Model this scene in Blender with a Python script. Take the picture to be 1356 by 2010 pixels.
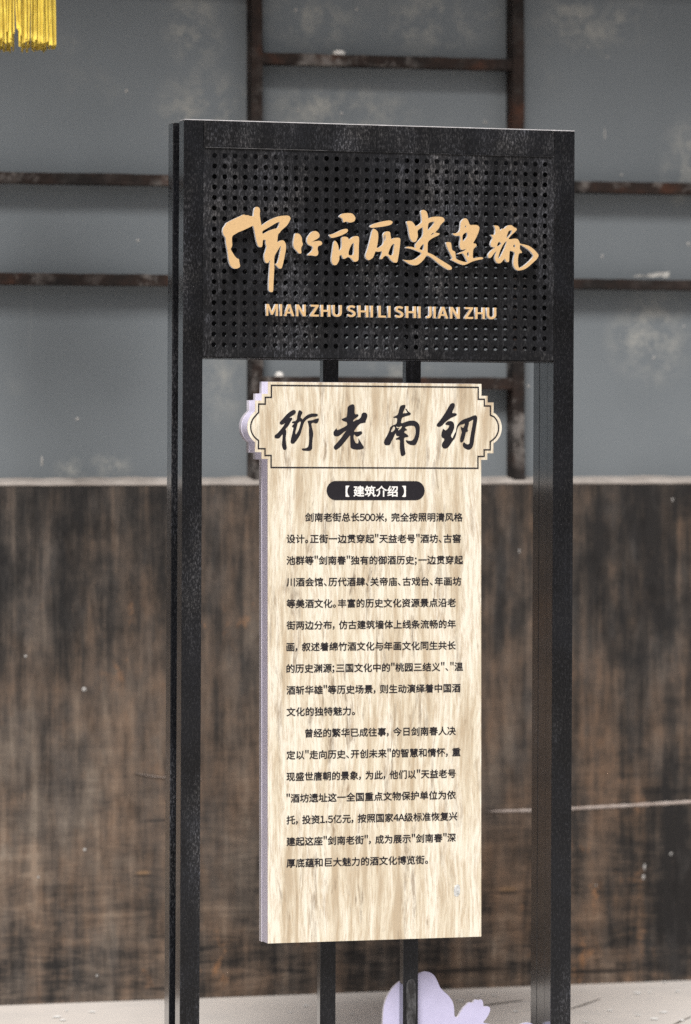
import bpy, math, random
from mathutils import Matrix, Vector
random.seed(7)
for _o in list(bpy.data.objects):
    bpy.data.objects.remove(_o)
SC = bpy.context.scene
COL = SC.collection

# ------------------------------------------------------------------ camera, sky, sun, exposure
F, CX, HV, HC = 8000.0, 678.0, 890.0, 1.5      # focal length, centre column, horizon row (photo pixels), eye height
cd = bpy.data.cameras.new('camera')
cam = bpy.data.objects.new('camera', cd); COL.objects.link(cam)
cam.location = (0, 0, HC); cam.rotation_euler = (math.radians(90), 0, 0)
cd.sensor_fit = 'VERTICAL'; cd.sensor_height = 36.0; cd.sensor_width = 24.0
cd.lens = F / 2010 * 36.0
cd.shift_y = -(1005 - HV) / 2010
cd.clip_start = 0.1; cd.clip_end = 500
cd.dof.use_dof = True; cd.dof.focus_distance = 9.74; cd.dof.aperture_fstop = 2.25
SC.camera = cam

SUN_EL, SUN_AZ = 51.0, -173.0        # soft light from high behind the camera
w = bpy.data.worlds.new('World'); SC.world = w; w.use_nodes = True
wn = w.node_tree.nodes; wl = w.node_tree.links
sky = wn.new('ShaderNodeTexSky'); sky.sky_type = 'NISHITA'; sky.sun_disc = False
sky.sun_elevation = math.radians(SUN_EL); sky.sun_rotation = math.radians(SUN_AZ)
sky.air_density = 1.0; sky.dust_density = 6.0; sky.ozone_density = 0.6
wl.new(sky.outputs[0], wn['Background'].inputs[0])
wn['Background'].inputs[1].default_value = 0.04
sd = bpy.data.lights.new('sun', 'SUN'); sd.energy = 2.3; sd.angle = math.radians(21); sd.color = (1, 0.975, 0.945)
sun = bpy.data.objects.new('sun', sd); COL.objects.link(sun)
az, el = math.radians(SUN_AZ), math.radians(SUN_EL)
sdir = Vector((math.sin(az) * math.cos(el), math.cos(az) * math.cos(el), math.sin(el)))
sun.rotation_euler = sdir.to_track_quat('Z', 'Y').to_euler(); sun.location = (0, 0, 8)
SC.view_settings.view_transform = 'Standard'; SC.view_settings.look = 'None'
SC.view_settings.exposure = 0.78; SC.view_settings.gamma = 1; SC.view_settings.use_curve_mapping = False
SC.render.engine = 'CYCLES'; SC.cycles.use_denoising = False
SC.cycles.max_bounces = 8

# ------------------------------------------------------------------ helpers
class Frame:
    """A leaning, turned set of axes: x right, y away, z up."""
    def __init__(s, loc, theta, lean=0.0):
        s.M = Matrix.Translation(loc) @ (Matrix.Rotation(lean, 4, 'Y') @ Matrix.Rotation(theta, 4, 'Z'))
        s.I = s.M.inverted()
    def inv(s, u, v, d=0.0):
        o = s.I @ Vector((0, 0, HC)); r = s.I.to_3x3() @ Vector(((u - CX) / F, 1, -(v - HV) / F))
        t = (d - o.y) / r.y
        p = o + r * t
        return p.x, p.z
    def proj(s, x, d, z):
        p = s.M @ Vector((x, d, z))
        return CX + F * p.x / p.y, HV - F * (p.z - HC) / p.y

SIGN = Frame(Vector((0.0, 9.76, 0)), math.radians(17.3), 0.0047)
WALL = Frame(Vector((0.0, 11.33, 0)), math.radians(15.4), -0.001)

LED = 0.066          # how far the lower wall stands in front of the upper one

def tag(o, label=None, cat=None, group=None, kind=None):
    if label: o['label'] = label
    if cat: o['category'] = cat
    if group: o['group'] = group
    if kind: o['kind'] = kind
    return o

def empty(name, M=None, parent=None):
    o = bpy.data.objects.new(name, None); COL.objects.link(o); o.empty_display_size = 0.1
    if parent: o.parent = parent
    if M is not None: o.matrix_world = M
    return o

def meshobj(name, verts, faces, mats, parent=None, M=None, midx=None, smooth=False, bevel=0):
    me = bpy.data.meshes.new(name); me.from_pydata(verts, [], faces); me.update()
    return linkmesh(name, me, mats, parent, M, midx, smooth, bevel)

def linkmesh(name, me, mats, parent=None, M=None, midx=None, smooth=False, bevel=0):
    if not isinstance(mats, (list, tuple)): mats = [mats]
    me.materials.clear()
    for m in mats: me.materials.append(m)
    if midx: me.polygons.foreach_set('material_index', midx)
    if smooth: me.polygons.foreach_set('use_smooth', [True] * len(me.polygons))
    o = bpy.data.objects.new(name, me); COL.objects.link(o)
    if parent is not None:
        o.parent = parent
    elif M is not None:
        o.matrix_world = M
    if bevel:
        b = o.modifiers.new('bevel', 'BEVEL'); b.width = bevel; b.segments = 2; b.limit_method = 'ANGLE'
        b.harden_normals = False
    return o

BF = [(0, 3, 2, 1), (4, 5, 6, 7), (0, 1, 5, 4), (1, 2, 6, 5), (2, 3, 7, 6), (3, 0, 4, 7)]
def boxv(x0, x1, y0, y1, z0, z1):
    return [(x0, y0, z0), (x1, y0, z0), (x1, y1, z0), (x0, y1, z0), (x0, y0, z1), (x1, y0, z1), (x1, y1, z1), (x0, y1, z1)]
def box(name, x0, x1, y0, y1, z0, z1, mat, parent=None, bevel=0, M=None):
    return meshobj(name, boxv(x0, x1, y0, y1, z0, z1), BF, mat, parent, M, bevel=bevel)
def hexa(name, pts, mat, parent=None, bevel=0):
    return meshobj(name, pts, BF, mat, parent, bevel=bevel)

def chaikin(p, n=1, k=0.22):
    for _ in range(n):
        q = []
        for i in range(len(p)):
            a, b = p[i], p[(i + 1) % len(p)]
            q.append((a[0] + (b[0] - a[0]) * k, a[1] + (b[1] - a[1]) * k))
            q.append((b[0] - (b[0] - a[0]) * k, b[1] - (b[1] - a[1]) * k))
        p = q
    return p

DG = None
def curve_mesh(cu):
    """A filled 2D curve or text as a mesh lying in x/y."""
    o = bpy.data.objects.new('tmp', cu); COL.objects.link(o)
    bpy.context.view_layer.update()
    dg = bpy.context.evaluated_depsgraph_get()
    me = bpy.data.meshes.new_from_object(o.evaluated_get(dg))
    bpy.data.objects.remove(o); bpy.data.curves.remove(cu)
    return me

def fill(loops, depth=0.0):
    """loops: lists of (x, z). Mesh in local axes x right, y away, z up; the front at y=0, the back at y=depth."""
    cu = bpy.data.curves.new('tmp', 'CURVE'); cu.dimensions = '2D'; cu.fill_mode = 'BOTH'; cu.extrude = depth / 2
    for lp in loops:
        s = cu.splines.new('POLY'); s.points.add(len(lp) - 1); s.use_cyclic_u = True
        for q, (x, z) in zip(s.points, lp): q.co = (x, z, 0, 1)
    me = curve_mesh(cu)
    stand(me, depth)
    return me

def stand(me, depth):
    n = len(me.vertices); co = [0.0] * (3 * n); me.vertices.foreach_get('co', co)
    for i in range(n):
        x, y, z = co[3 * i:3 * i + 3]
        co[3 * i:3 * i + 3] = (x, -z + depth / 2, y)
    me.vertices.foreach_set('co', co); me.update()

def front_side(me):
    return [0 if abs(p.normal.y) > 0.7 else 1 for p in me.polygons]

def shift(me, dx=0, dy=0, dz=0):
    me.transform(Matrix.Translation((dx, dy, dz))); me.update(); return me

# ------------------------------------------------------------------ materials
def newmat(name):
    m = bpy.data.materials.new(name); m.use_nodes = True
    nt = m.node_tree
    return m, nt.nodes, nt.links, nt.nodes['Principled BSDF']

def coords(n, l, sx=1, sy=1, sz=1, loc=(0, 0, 0)):
    tc = n.new('ShaderNodeTexCoord'); mp = n.new('ShaderNodeMapping')
    mp.inputs['Scale'].default_value = (sx, sy, sz); mp.inputs['Location'].default_value = loc
    l.new(tc.outputs['Object'], mp.inputs[0]); return mp.outputs[0]

def noise(n, l, vec, scale, detail=6, rough=0.55, dist=0.0):
    t = n.new('ShaderNodeTexNoise'); t.inputs['Scale'].default_value = scale
    t.inputs['Detail'].default_value = detail; t.inputs['Roughness'].default_value = rough
    t.inputs['Distortion'].default_value = dist
    l.new(vec, t.inputs['Vector']); return t.outputs['Fac']

def ramp(n, l, fac, stops, interp='LINEAR'):
    r = n.new('ShaderNodeValToRGB'); r.color_ramp.interpolation = interp
    e = r.color_ramp.elements
    while len(e) < len(stops): e.new(0.5)
    for q, (p, c) in zip(e, stops):
        q.position = p
        q.color = (c, c, c, 1) if not isinstance(c, (tuple, list)) else (*c[:3], 1)
    l.new(fac, r.inputs[0]); return r.outputs[0]

def mix(n, l, fac, a, b, mode='MIX'):
    m = n.new('ShaderNodeMix'); m.data_type = 'RGBA'; m.blend_type = mode; m.clamp_factor = True
    for s, v in ((m.inputs[0], fac), (m.inputs[6], a), (m.inputs[7], b)):
        if isinstance(v, (int, float)): s.default_value = v
        elif isinstance(v, (tuple, list)): s.default_value = (*v[:3], 1)
        else: l.new(v, s)
    return m.outputs[2]

def mth(n, l, op, a, b=0.0, c=None, clamp=False):
    m = n.new('ShaderNodeMath'); m.operation = op; m.use_clamp = clamp
    for s, v in zip(m.inputs, (a, b, c)):
        if v is None: continue
        if isinstance(v, (int, float)): s.default_value = v
        else: l.new(v, s)
    return m.outputs[0]

def sep(n, l, vec):
    s = n.new('ShaderNodeSeparateXYZ'); l.new(vec, s.inputs[0]); return s.outputs

def bump(n, l, b, h, strength=0.3, dist=0.002, spec=None):
    if spec is not None: b.inputs['Specular IOR Level'].default_value = spec
    u = n.new('ShaderNodeBump'); u.inputs['Strength'].default_value = strength; u.inputs['Distance'].default_value = dist
    l.new(h, u.inputs['Height']); l.new(u.outputs[0], b.inputs['Normal'])

def simple(name, col, rough=0.5, metal=0.0, grain=0.0, gscale=80, spec=0.5):
    m, n, l, b = newmat(name); b.inputs['Specular IOR Level'].default_value = spec
    b.inputs['Roughness'].default_value = rough; b.inputs['Metallic'].default_value = metal
    v = coords(n, l)
    f = noise(n, l, v, gscale, 5)
    lo = tuple(c * (1 - grain) for c in col); hi = tuple(min(1, c * (1 + grain)) for c in col)
    l.new(ramp(n, l, f, [(0.3, lo), (0.7, hi)]), b.inputs['Base Color'])
    return m

def blob(n, l, v, cx, cz, rx, rz):
    """soft-edged patch centred on (cx, cz) in the object's x/z."""
    s = sep(n, l, v)
    a = mth(n, l, 'DIVIDE', mth(n, l, 'SUBTRACT', s[0], cx), rx)
    c = mth(n, l, 'DIVIDE', mth(n, l, 'SUBTRACT', s[2], cz), rz)
    d = mth(n, l, 'SQRT', mth(n, l, 'ADD', mth(n, l, 'MULTIPLY', a, a), mth(n, l, 'MULTIPLY', c, c)))
    return mth(n, l, 'SUBTRACT', 1.0, d, clamp=True)

# --- weathered black paint on steel
def mat_paint(name, wear=0.5, seed=0.0, rough=0.33, gloss=1.0):
    m, n, l, b = newmat(name)
    v = coords(n, l, loc=(seed, seed * 0.7, seed * 1.3))
    vs = coords(n, l, 1, 1, 0.22, loc=(seed, 0, seed))
    base = ramp(n, l, noise(n, l, v, 9, 4), [(0.35, (0.0045, 0.0047, 0.0056)), (0.7, (0.0085, 0.0092, 0.0115))])
    # large patches where the bloom sits, stretched downwards
    patch = ramp(n, l, noise(n, l, vs, 7.5, 5, 0.6), [(0.52 - 0.17 * (wear - .5), 0), (0.68 - 0.17 * (wear - .5), 1)])
    fine = ramp(n, l, noise(n, l, coords(n, l, 1, 1, 0.4, loc=(seed, 2, 1)), 260, 6, 0.75), [(0.5, 0), (0.68, 1)])
    speck = mth(n, l, 'MULTIPLY', fine, mth(n, l, 'MULTIPLY_ADD', patch, 0.9, 0.16))
    haze = mth(n, l, 'MULTIPLY', patch, 0.035)
    streak = ramp(n, l, noise(n, l, coords(n, l, 1, 1, 0.02, loc=(seed, 0, 0)), 60, 4, 0.6), [(0.62, 0), (0.72, 1)])
    sm = mth(n, l, 'MULTIPLY', streak, 0.05)
    dots = ramp(n, l, noise(n, l, v, 520, 2, 0.5), [(0.735, 0), (0.78, 1)])
    mask = mth(n, l, 'ADD', mth(n, l, 'ADD', mth(n, l, 'MULTIPLY', speck, 0.62), haze), mth(n, l, 'ADD', sm, mth(n, l, 'MULTIPLY', dots, 0.7)), clamp=True)
    bloom = mix(n, l, noise(n, l, v, 14, 3), (0.16, 0.185, 0.25), (0.24, 0.22, 0.19))
    l.new(mix(n, l, mask, base, bloom), b.inputs['Base Color'])
    rr = mth(n, l, 'MULTIPLY_ADD', mask, 0.4, rough, clamp=True)
    l.new(rr, b.inputs['Roughness'])
    b.inputs['IOR'].default_value = 1.3
    bump(n, l, b, noise(n, l, v, 300, 3), 0.03, 0.0004)
    # smooth lacquer: reflection climbs quickly towards grazing angles
    gl = n.new('ShaderNodeBsdfGlossy'); gl.distribution = 'GGX'; gl.inputs['Color'].default_value = (0.86, 0.88, 0.90, 1)
    l.new(mth(n, l, 'MULTIPLY_ADD', mask, 0.5, 0.12, clamp=True), gl.inputs['Roughness'])
    lw = n.new('ShaderNodeLayerWeight'); lw.inputs['Blend'].default_value = 0.5
    fr = mth(n, l, 'MULTIPLY_ADD', mth(n, l, 'POWER', lw.outputs['Facing'], 3.2), 1.3 * gloss, 0.003, clamp=True)
    ms = n.new('ShaderNodeMixShader'); l.new(fr, ms.inputs[0]); l.new(b.outputs[0], ms.inputs[1]); l.new(gl.outputs[0], ms.inputs[2])
    out = [q for q in n if q.type == 'OUTPUT_MATERIAL'][0]; l.new(ms.outputs[0], out.inputs['Surface'])
    return m

M_POST = mat_paint('weathered_black_paint', 0.5, 3.1, 0.22)
M_SHEET = mat_paint('weathered_black_sheet', 0.8, 1.7, 0.4)
M_HEAD = mat_paint('weathered_black_beam', 0.9, 6.3, 0.35)
M_INNER = mat_paint('black_paint', 0.1, 9.3, 0.25)
M_HOLE = simple('bare_hole_edge', (0.03, 0.03, 0.032), 0.5, 0.3)
M_TOP_GLINT = simple('top_edge_highlight', (0.62, 0.62, 0.64), 0.4, 0.3, 0.2, 40)  # pale colour of the highlight painted on the frame's top edge
M_GOLD = simple('gold_face', (0.57, 0.385, 0.19), 0.5, 0.0, 0.05, 160)
M_SIDE = simple('letter_side', (0.74, 0.75, 0.78), 0.3, 0.0, 0.08)
M_INK = simple('dark_print', (0.0150, 0.0135, 0.0175), 0.6, 0, 0.12, 90, 0.2)
M_WHITE = simple('white_print', (0.78, 0.78, 0.76), 0.5, 0, 0.03)
M_LILAC = simple('lilac_paint', (0.46, 0.45, 0.63), 0.45, 0, 0.05, 25)

# pale printed wood veneer
def mat_veneer():
    m, n, l, b = newmat('printed_wood_veneer')
    warp = noise(n, l, coords(n, l, 2.2, 1, 0.9), 2.0, 3)
    v0 = coords(n, l)
    va = n.new('ShaderNodeVectorMath'); va.operation = 'ADD'
    cb = n.new('ShaderNodeCombineXYZ'); l.new(mth(n, l, 'MULTIPLY', warp, 0.06), cb.inputs[0])
    l.new(v0, va.inputs[0]); l.new(cb.outputs[0], va.inputs[1])
    def st(sx, sz, lx=0):
        mp = n.new('ShaderNodeMapping'); mp.inputs['Scale'].default_value = (sx, 1, sz); mp.inputs['Location'].default_value = (lx, 0, lx)
        l.new(va.outputs[0], mp.inputs[0]); return mp.outputs[0]
    broad = noise(n, l, st(1, 0.08), 34, 6, 0.62)
    fine = noise(n, l, st(1, 0.10, 3.3), 150, 8, 0.74)
    dark = noise(n, l, st(1, 0.14, 7.7), 46, 8, 0.72, 0.35)
    base = ramp(n, l, broad, [(0.36, (0.45, 0.375, 0.27)), (0.46, (0.625, 0.57, 0.45)), (0.57, (0.725, 0.69, 0.59))])
    c = mix(n, l, ramp(n, l, fine, [(0.38, 0.75), (0.54, 0.0)]), base, (0.44, 0.35, 0.24))
    dm = ramp(n, l, dark, [(0.55, 0), (0.66, 0.8)])
    mid = blob(n, l, v0, 0.02, 1.05, 0.34, 2.0)
    dm = mth(n, l, 'MULTIPLY', dm, mth(n, l, 'MULTIPLY_ADD', mid, 0.75, 0.42))
    c = mix(n, l, dm, c, (0.19, 0.14, 0.095))
    kn = ramp(n, l, noise(n, l, st(1, 0.35, 12.1), 34, 3, 0.5), [(0.70, 0), (0.78, 0.7)])
    c = mix(n, l, kn, c, (0.24, 0.17, 0.11))
    l.new(c, b.inputs['Base Color']); b.inputs['Roughness'].default_value = 0.6; b.inputs['Specular IOR Level'].default_value = 0.25
    return m
M_VENEER = mat_veneer()

# edges of the info board: lilac paint, greyer and scuffed towards the back
def mat_edge(name, col, dirt):
    m, n, l, b = newmat(name)
    f = ramp(n, l, noise(n, l, coords(n, l, 1, 1, 0.06), 160, 5, 0.6), [(0.45, 0), (0.7, 1)])
    g = ramp(n, l, noise(n, l, coords(n, l), 22, 4), [(0.45, 0), (0.75, 1)])
    c = mix(n, l, mth(n, l, 'MULTIPLY', f, dirt), col, (0.20, 0.17, 0.17))
    c = mix(n, l, mth(n, l, 'MULTIPLY', g, dirt), c, (0.55, 0.53, 0.52))
    l.new(c, b.inputs['Base Color']); b.inputs['Roughness'].default_value = 0.4
    return m
M_EDGE = mat_edge('lilac_board_edge', (0.78, 0.75, 0.96), 0.12)
M_EDGE2 = mat_edge('grey_lilac_board_edge', (0.62, 0.60, 0.69), 0.4)

# grey rendered wall
def mat_greywall():
    m, n, l, b = newmat('grey_wall_paint')
    v = coords(n, l)
    base = ramp(n, l, noise(n, l, coords(n, l, loc=(5.5, 0, 1.0)), 1.6, 4), [(0.3, (0.138, 0.156, 0.170)), (0.7, (0.172, 0.193, 0.210))])
    area = None
    for (u_, v_, ru, rv, st_) in ((380, 50, 70, 110, 1), (400, 215, 110, 90, 1), (660, 215, 190, 60, .9), (850, 45, 120, 80, 1), (620, 35, 120, 70, .8), (1165, 40, 140, 80, 1), (1275, 665, 100, 110, .9),
                                  (1345, 320, 60, 110, .8), (440, 740, 60, 110, .6), (215, 915, 50, 34, .9), (140, 925, 45, 30, .8), (780, 735, 110, 40, .8), (950, 30, 60, 60, .5)):
        x_, z_ = WALL.inv(u_, v_, LED); q = mth(n, l, 'MULTIPLY', blob(n, l, v, x_, z_, ru * .00147, rv * .00142), 1.5 * st_)
        area = q if area is None else mth(n, l, 'MAXIMUM', area, q)
    far = ramp(n, l, noise(n, l, coords(n, l, 1, 1, 0.8, loc=(4.3, 0, 2.2)), 3.0, 3, 0.5), [(0.60, 0), (0.78, 0.6)])
    area = mth(n, l, 'MAXIMUM', area, far, clamp=True)
    cloud = ramp(n, l, noise(n, l, v, 24, 8, 0.62), [(0.42, 0), (0.68, 1)])
    c = mix(n, l, mth(n, l, 'MULTIPLY', mth(n, l, 'MULTIPLY', area, cloud), 0.85), base, (0.30, 0.305, 0.29))
    pat = ramp(n, l, noise(n, l, coords(n, l, 1, 1, 0.05, loc=(2, 0, 0)), 22, 4, 0.55), [(0.66, 0), (0.78, 0.15)])
    c = mix(n, l, pat, c, (0.22, 0.235, 0.24))
    sp = ramp(n, l, noise(n, l, coords(n, l, loc=(9, 1, 3)), 55, 2, 0.5), [(0.80, 0), (0.84, 0.3)])
    c = mix(n, l, sp, c, (0.4, 0.4, 0.39))
    l.new(c, b.inputs['Base Color']); b.inputs['Roughness'].default_value = 0.8
    bump(n, l, b, noise(n, l, v, 60, 6), 0.15, 0.003, 0.15)
    return m
M_GREY = mat_greywall()

# black painted lower wall, worn through to brown
def mat_lower():
    m, n, l, b = newmat('worn_black_brown_wall')
    v = coords(n, l); s = sep(n, l, v)
    def add(k, f, amt, mid=0.5):
        return mth(n, l, 'MULTIPLY_ADD', mth(n, l, 'SUBTRACT', f, mid), amt, k)
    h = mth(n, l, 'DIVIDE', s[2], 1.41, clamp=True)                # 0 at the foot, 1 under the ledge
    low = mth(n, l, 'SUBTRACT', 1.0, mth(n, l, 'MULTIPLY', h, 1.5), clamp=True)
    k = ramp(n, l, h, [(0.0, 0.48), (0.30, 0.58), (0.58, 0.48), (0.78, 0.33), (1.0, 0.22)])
    k = add(k, noise(n, l, coords(n, l, 1, 1, 0.8), 1.9, 4, 0.6), 0.9)                        # broad patches
    k = add(k, noise(n, l, coords(n, l, 1, 1, 0.05, loc=(5, 0, 0)), 7, 5, 0.6, 0.4), 1.15)         # wide runs
    k = add(k, noise(n, l, coords(n, l, 1, 1, 0.09), 26, 8, 0.68, 0.3), 1.35)                 # runs
    k = add(k, noise(n, l, coords(n, l, 1, 1, 0.06, loc=(0, 0, 4)), 110, 5, 0.7), 0.45)       # hair-thin runs
    k = add(k, noise(n, l, coords(n, l, 1, 1, 0.9, loc=(2, 0, 9)), 10, 9, 0.66), 1.1)        # blots
    hz = noise(n, l, coords(n, l, 0.14, 1, 1.0, loc=(0, 0, 3)), 34, 8, 0.75, 0.8)             # level grain low down
    k = mth(n, l, 'MULTIPLY_ADD', mth(n, l, 'MULTIPLY', mth(n, l, 'SUBTRACT', hz, 0.5), low), 1.9, k)
    k = mth(n, l, 'MULTIPLY_ADD', blob(n, l, v, 1.05, 0.30, 0.34, 0.40), -1.0, k)
    k = mth(n, l, 'MULTIPLY_ADD', blob(n, l, v, 0.95, 1.0, 0.7, 0.9), -0.04, k)
    k = mth(n, l, 'MULTIPLY_ADD', blob(n, l, v, -0.80, 0.35, 0.8, 0.7), 0.16, k)
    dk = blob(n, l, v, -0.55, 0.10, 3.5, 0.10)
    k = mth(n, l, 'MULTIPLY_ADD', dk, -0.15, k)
    grey = ramp(n, l, k, [(0.02, (0.022, 0.0213, 0.0215)), (0.25, (0.043, 0.039, 0.0365)), (0.48, (0.088, 0.074, 0.064)), (0.76, (0.145, 0.120, 0.099)), (1.0, (0.22, 0.185, 0.152))])
    warm = ramp(n, l, k, [(0.02, (0.022, 0.0203, 0.0200)), (0.25, (0.046, 0.037, 0.031)), (0.48, (0.098, 0.067, 0.048)), (0.76, (0.165, 0.102, 0.066)), (1.0, (0.24, 0.155, 0.10))])
    wm = add(mth(n, l, 'MULTIPLY_ADD', s[0], 0.16, 0.40), noise(n, l, coords(n, l, 1, 1, 0.5, loc=(1, 0, 8)), 5, 7, 0.65), 3.2)
    c = mix(n, l, mth(n, l, 'MULTIPLY', wm, 1.0, clamp=True), grey, warm)
    org = ramp(n, l, noise(n, l, coords(n, l, 1, 1, 0.7, loc=(3, 0, 1)), 12, 8, 0.72), [(0.56, 0), (0.70, 0.8)])
    om = mth(n, l, 'ADD', blob(n, l, v, 0.72, 0.22, 0.32, 0.38), mth(n, l, 'ADD', blob(n, l, v, -0.50, 1.02, 0.4, 0.18), blob(n, l, v, -0.35, 0.09, 0.5, 0.12)))
    org = mth(n, l, 'MULTIPLY', org, mth(n, l, 'MULTIPLY_ADD', om, 1.6, 0.14), clamp=True)
    org = mth(n, l, 'MULTIPLY', org, ramp(n, l, k, [(0.2, 0), (0.5, 1)]))
    c = mix(n, l, org, c, (0.34, 0.175, 0.085))
    for (u_, v_, rx, rz) in ((281, 1713, .030, .009), (996, 1746, .036, .012)):
        x_, z_ = WALL.inv(u_, v_, 0)
        c = mix(n, l, ramp(n, l, blob(n, l, v, x_, z_, rx, rz), [(0.1, 0), (0.6, 0.5)]), c, (0.26, 0.16, 0.085))
    for (u_, v_, rx, rz) in ((995, 1752, .045, .005), (281, 1719, .04, .004), (330, 1610, .10, .0045), (320, 1940, .06, .006), (1160, 1907, .16, .008), (900, 1905, .2, .008)):
        x_, z_ = WALL.inv(u_, v_, 0)
        c = mix(n, l, ramp(n, l, blob(n, l, v, x_, z_, rx, rz), [(0.0, 0), (0.5, 0.85)]), c, (0.03, 0.026, 0.024))
    var = ramp(n, l, noise(n, l, coords(n, l, 1, 1, 0.35, loc=(8, 0, 2)), 30, 8, 0.72), [(0.34, 0.70), (0.5, 1.0), (0.66, 1.0)])
    c = mix(n, l, 1.0, c, var, 'MULTIPLY')
    gm = ramp(n, l, noise(n, l, coords(n, l, 1, 1, 0.3, loc=(4, 0, 7)), 12, 8, 0.7), [(0.52, 0), (0.70, 0.30)])
    c = mix(n, l, gm, c, (0.115, 0.108, 0.104))
    l.new(c, b.inputs['Base Color']); b.inputs['Roughness'].default_value = 0.75
    bump(n, l, b, k, 0.15, 0.004, 0.1)
    return m
M_LOWER = mat_lower()

def mat_rail():
    m, n, l, b = newmat('flaking_brown_paint')
    v = coords(n, l)
    c = ramp(n, l, noise(n, l, v, 7, 5, 0.6), [(0.40, (0.013, 0.011, 0.0105)), (0.56, (0.026, 0.017, 0.014)), (0.72, (0.070, 0.029, 0.017))])
    fl = ramp(n, l, noise(n, l, coords(n, l, loc=(3, 1, 5)), 11, 7, 0.7), [(0.50, 0), (0.62, 0.8)])
    c = mix(n, l, mth(n, l, 'MULTIPLY', fl, ramp(n, l, noise(n, l, coords(n, l, loc=(7.6, 1, 1)), 2.6, 2), [(0.46, 0.12), (0.56, 1)])), c, (0.17, 0.158, 0.15))
    l.new(c, b.inputs['Base Color']); b.inputs['Roughness'].default_value = 0.6
    bump(n, l, b, noise(n, l, v, 50, 5), 0.3, 0.003, 0.15)
    return m
M_RAIL = mat_rail()

def mat_noisy(name, a, c2, scale, rough=0.85, bs=0.3):
    m, n, l, b = newmat(name); v = coords(n, l)
    l.new(ramp(n, l, noise(n, l, v, scale, 7, 0.6), [(0.32, a), (0.68, c2)]), b.inputs['Base Color'])
    b.inputs['Roughness'].default_value = rough
    bump(n, l, b, noise(n, l, v, scale * 6, 5), bs, 0.004)
    return m
M_SHADE_EAVE = mat_noisy('shade_eave_timber', (0.03, 0.022, 0.018), (0.06, 0.042, 0.03), 12)  # timber of the unseen eave added for its shade
M_LEDGE = mat_noisy('pale_mortar_ledge', (0.20, 0.18, 0.165), (0.37, 0.34, 0.315), 9)
M_CRACK = mat_noisy('pale_crack_lip', (0.34, 0.28, 0.25), (0.46, 0.41, 0.38), 14)
M_SPECK = mat_noisy('pale_speck', (0.30, 0.30, 0.29), (0.48, 0.47, 0.46), 60)
M_PLASTER = mat_noisy('white_plaster', (0.55, 0.54, 0.52), (0.75, 0.74, 0.72), 60)
M_SEAM = mat_noisy('paving_seam', (0.13, 0.115, 0.10), (0.19, 0.17, 0.15), 30)

def mat_ground():
    m, n, l, b = newmat('pale_paving'); v = coords(n, l)
    c = ramp(n, l, noise(n, l, v, 1.3, 5, 0.6), [(0.35, (0.60, 0.57, 0.54)), (0.65, (0.69, 0.645, 0.60))])
    st = ramp(n, l, noise(n, l, coords(n, l, 1, 1, 1, loc=(3, 2, 0)), 5, 6, 0.65), [(0.52, 0), (0.68, 0.4)])
    c = mix(n, l, st, c, (0.50, 0.485, 0.47))
    sp = ramp(n, l, noise(n, l, v, 38, 3, 0.6), [(0.66, 0), (0.75, 0.5)])
    c = mix(n, l, sp, c, (0.55, 0.54, 0.53))
    l.new(c, b.inputs['Base Color']); b.inputs['Roughness'].default_value = 0.6
    bump(n, l, b, noise(n, l, v, 120, 5), 0.2, 0.003)
    return m
M_GROUND = mat_ground()

def mat_thread():
    m, n, l, b = newmat('yellow_silk_thread')
    c = ramp(n, l, noise(n, l, coords(n, l, 1, 1, 0.25), 120, 5, 0.6), [(0.3, (0.55, 0.37, 0.018)), (0.7, (0.88, 0.70, 0.09))])
    l.new(c, b.inputs['Base Color']); b.inputs['Roughness'].default_value = 0.65
    b.inputs['Sheen Weight'].default_value = 0.3
    bump(n, l, b, noise(n, l, coords(n, l, 1, 1, 0.04), 500, 3), 0.6, 0.001)
    return m
M_THREAD = mat_thread()

# ------------------------------------------------------------------ the setting: ground and building wall
g = meshobj('ground', [(-30, -15, 0), (30, -15, 0), (30, 30, 0), (-30, 30, 0)], [(0, 1, 2, 3)], M_GROUND); tag(g, kind='structure')

def ground_px(u, v, z=0.0):
    y = F * (HC - z) / (v - HV); return (u - CX) / F * y, y
# seams of the paving and flecks lying in its surface
seams = [[(938, 1977), (970, 1971), (1026, 1964)], [(1119, 1981), (1145, 1973), (1178, 1961)], [(1356, 1996), (1330, 2008), (1310, 2018)]]
for sm in seams:
    vs, fs = [], []
    for i, (u, v) in enumerate(sm):
        x, y = ground_px(u, v); wd = 0.012 * (0.5 + (i % 2) * 0.6)
        vs += [(x, y - wd, 0.0012), (x, y + wd, 0.0012)]
    for i in range(len(sm) - 1): fs.append((2 * i, 2 * i + 2, 2 * i + 3, 2 * i + 1))
    meshobj('seam', vs, fs, M_SEAM, g)
vs, fs = [], []
def fleck(x, y, r, asp):
    k = len(vs); n_ = 7
    for i in range(n_):
        a = 2 * math.pi * i / n_; q = r * random.uniform(0.6, 1.2)
        vs.append((x + q * math.cos(a), y + q * asp * math.sin(a), 0.0022))
    fs.append(tuple(range(k, k + n_)))
for (u, v, r) in [(112, 1997, .016), (122, 2003, .012), (182, 1987, .011), (1250, 1950, .015), (1275, 1949, .009), (1330, 1947, .010), (1303, 1929, .008),
                  (1302, 1988, .014), (1285, 2001, .013), (1252, 1994, .008), (1198, 1985, .009), (1148, 2007, .009), (905, 1965, .014), (935, 1957, .010), (968, 1955, .010),
                  (1012, 1986, .009), (130, 1985, .006), (690, 1992, .008), (570, 1988, .009), (600, 1975, .012), (1340, 2004, .009)]:
    x, y = ground_px(u, v); fleck(x, y, r, 1.6)
for _ in range(45):
    fleck(random.uniform(-2.5, 2.5), random.uniform(9.0, 11.6), random.uniform(.002, .007), random.uniform(.7, 1.8))
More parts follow.
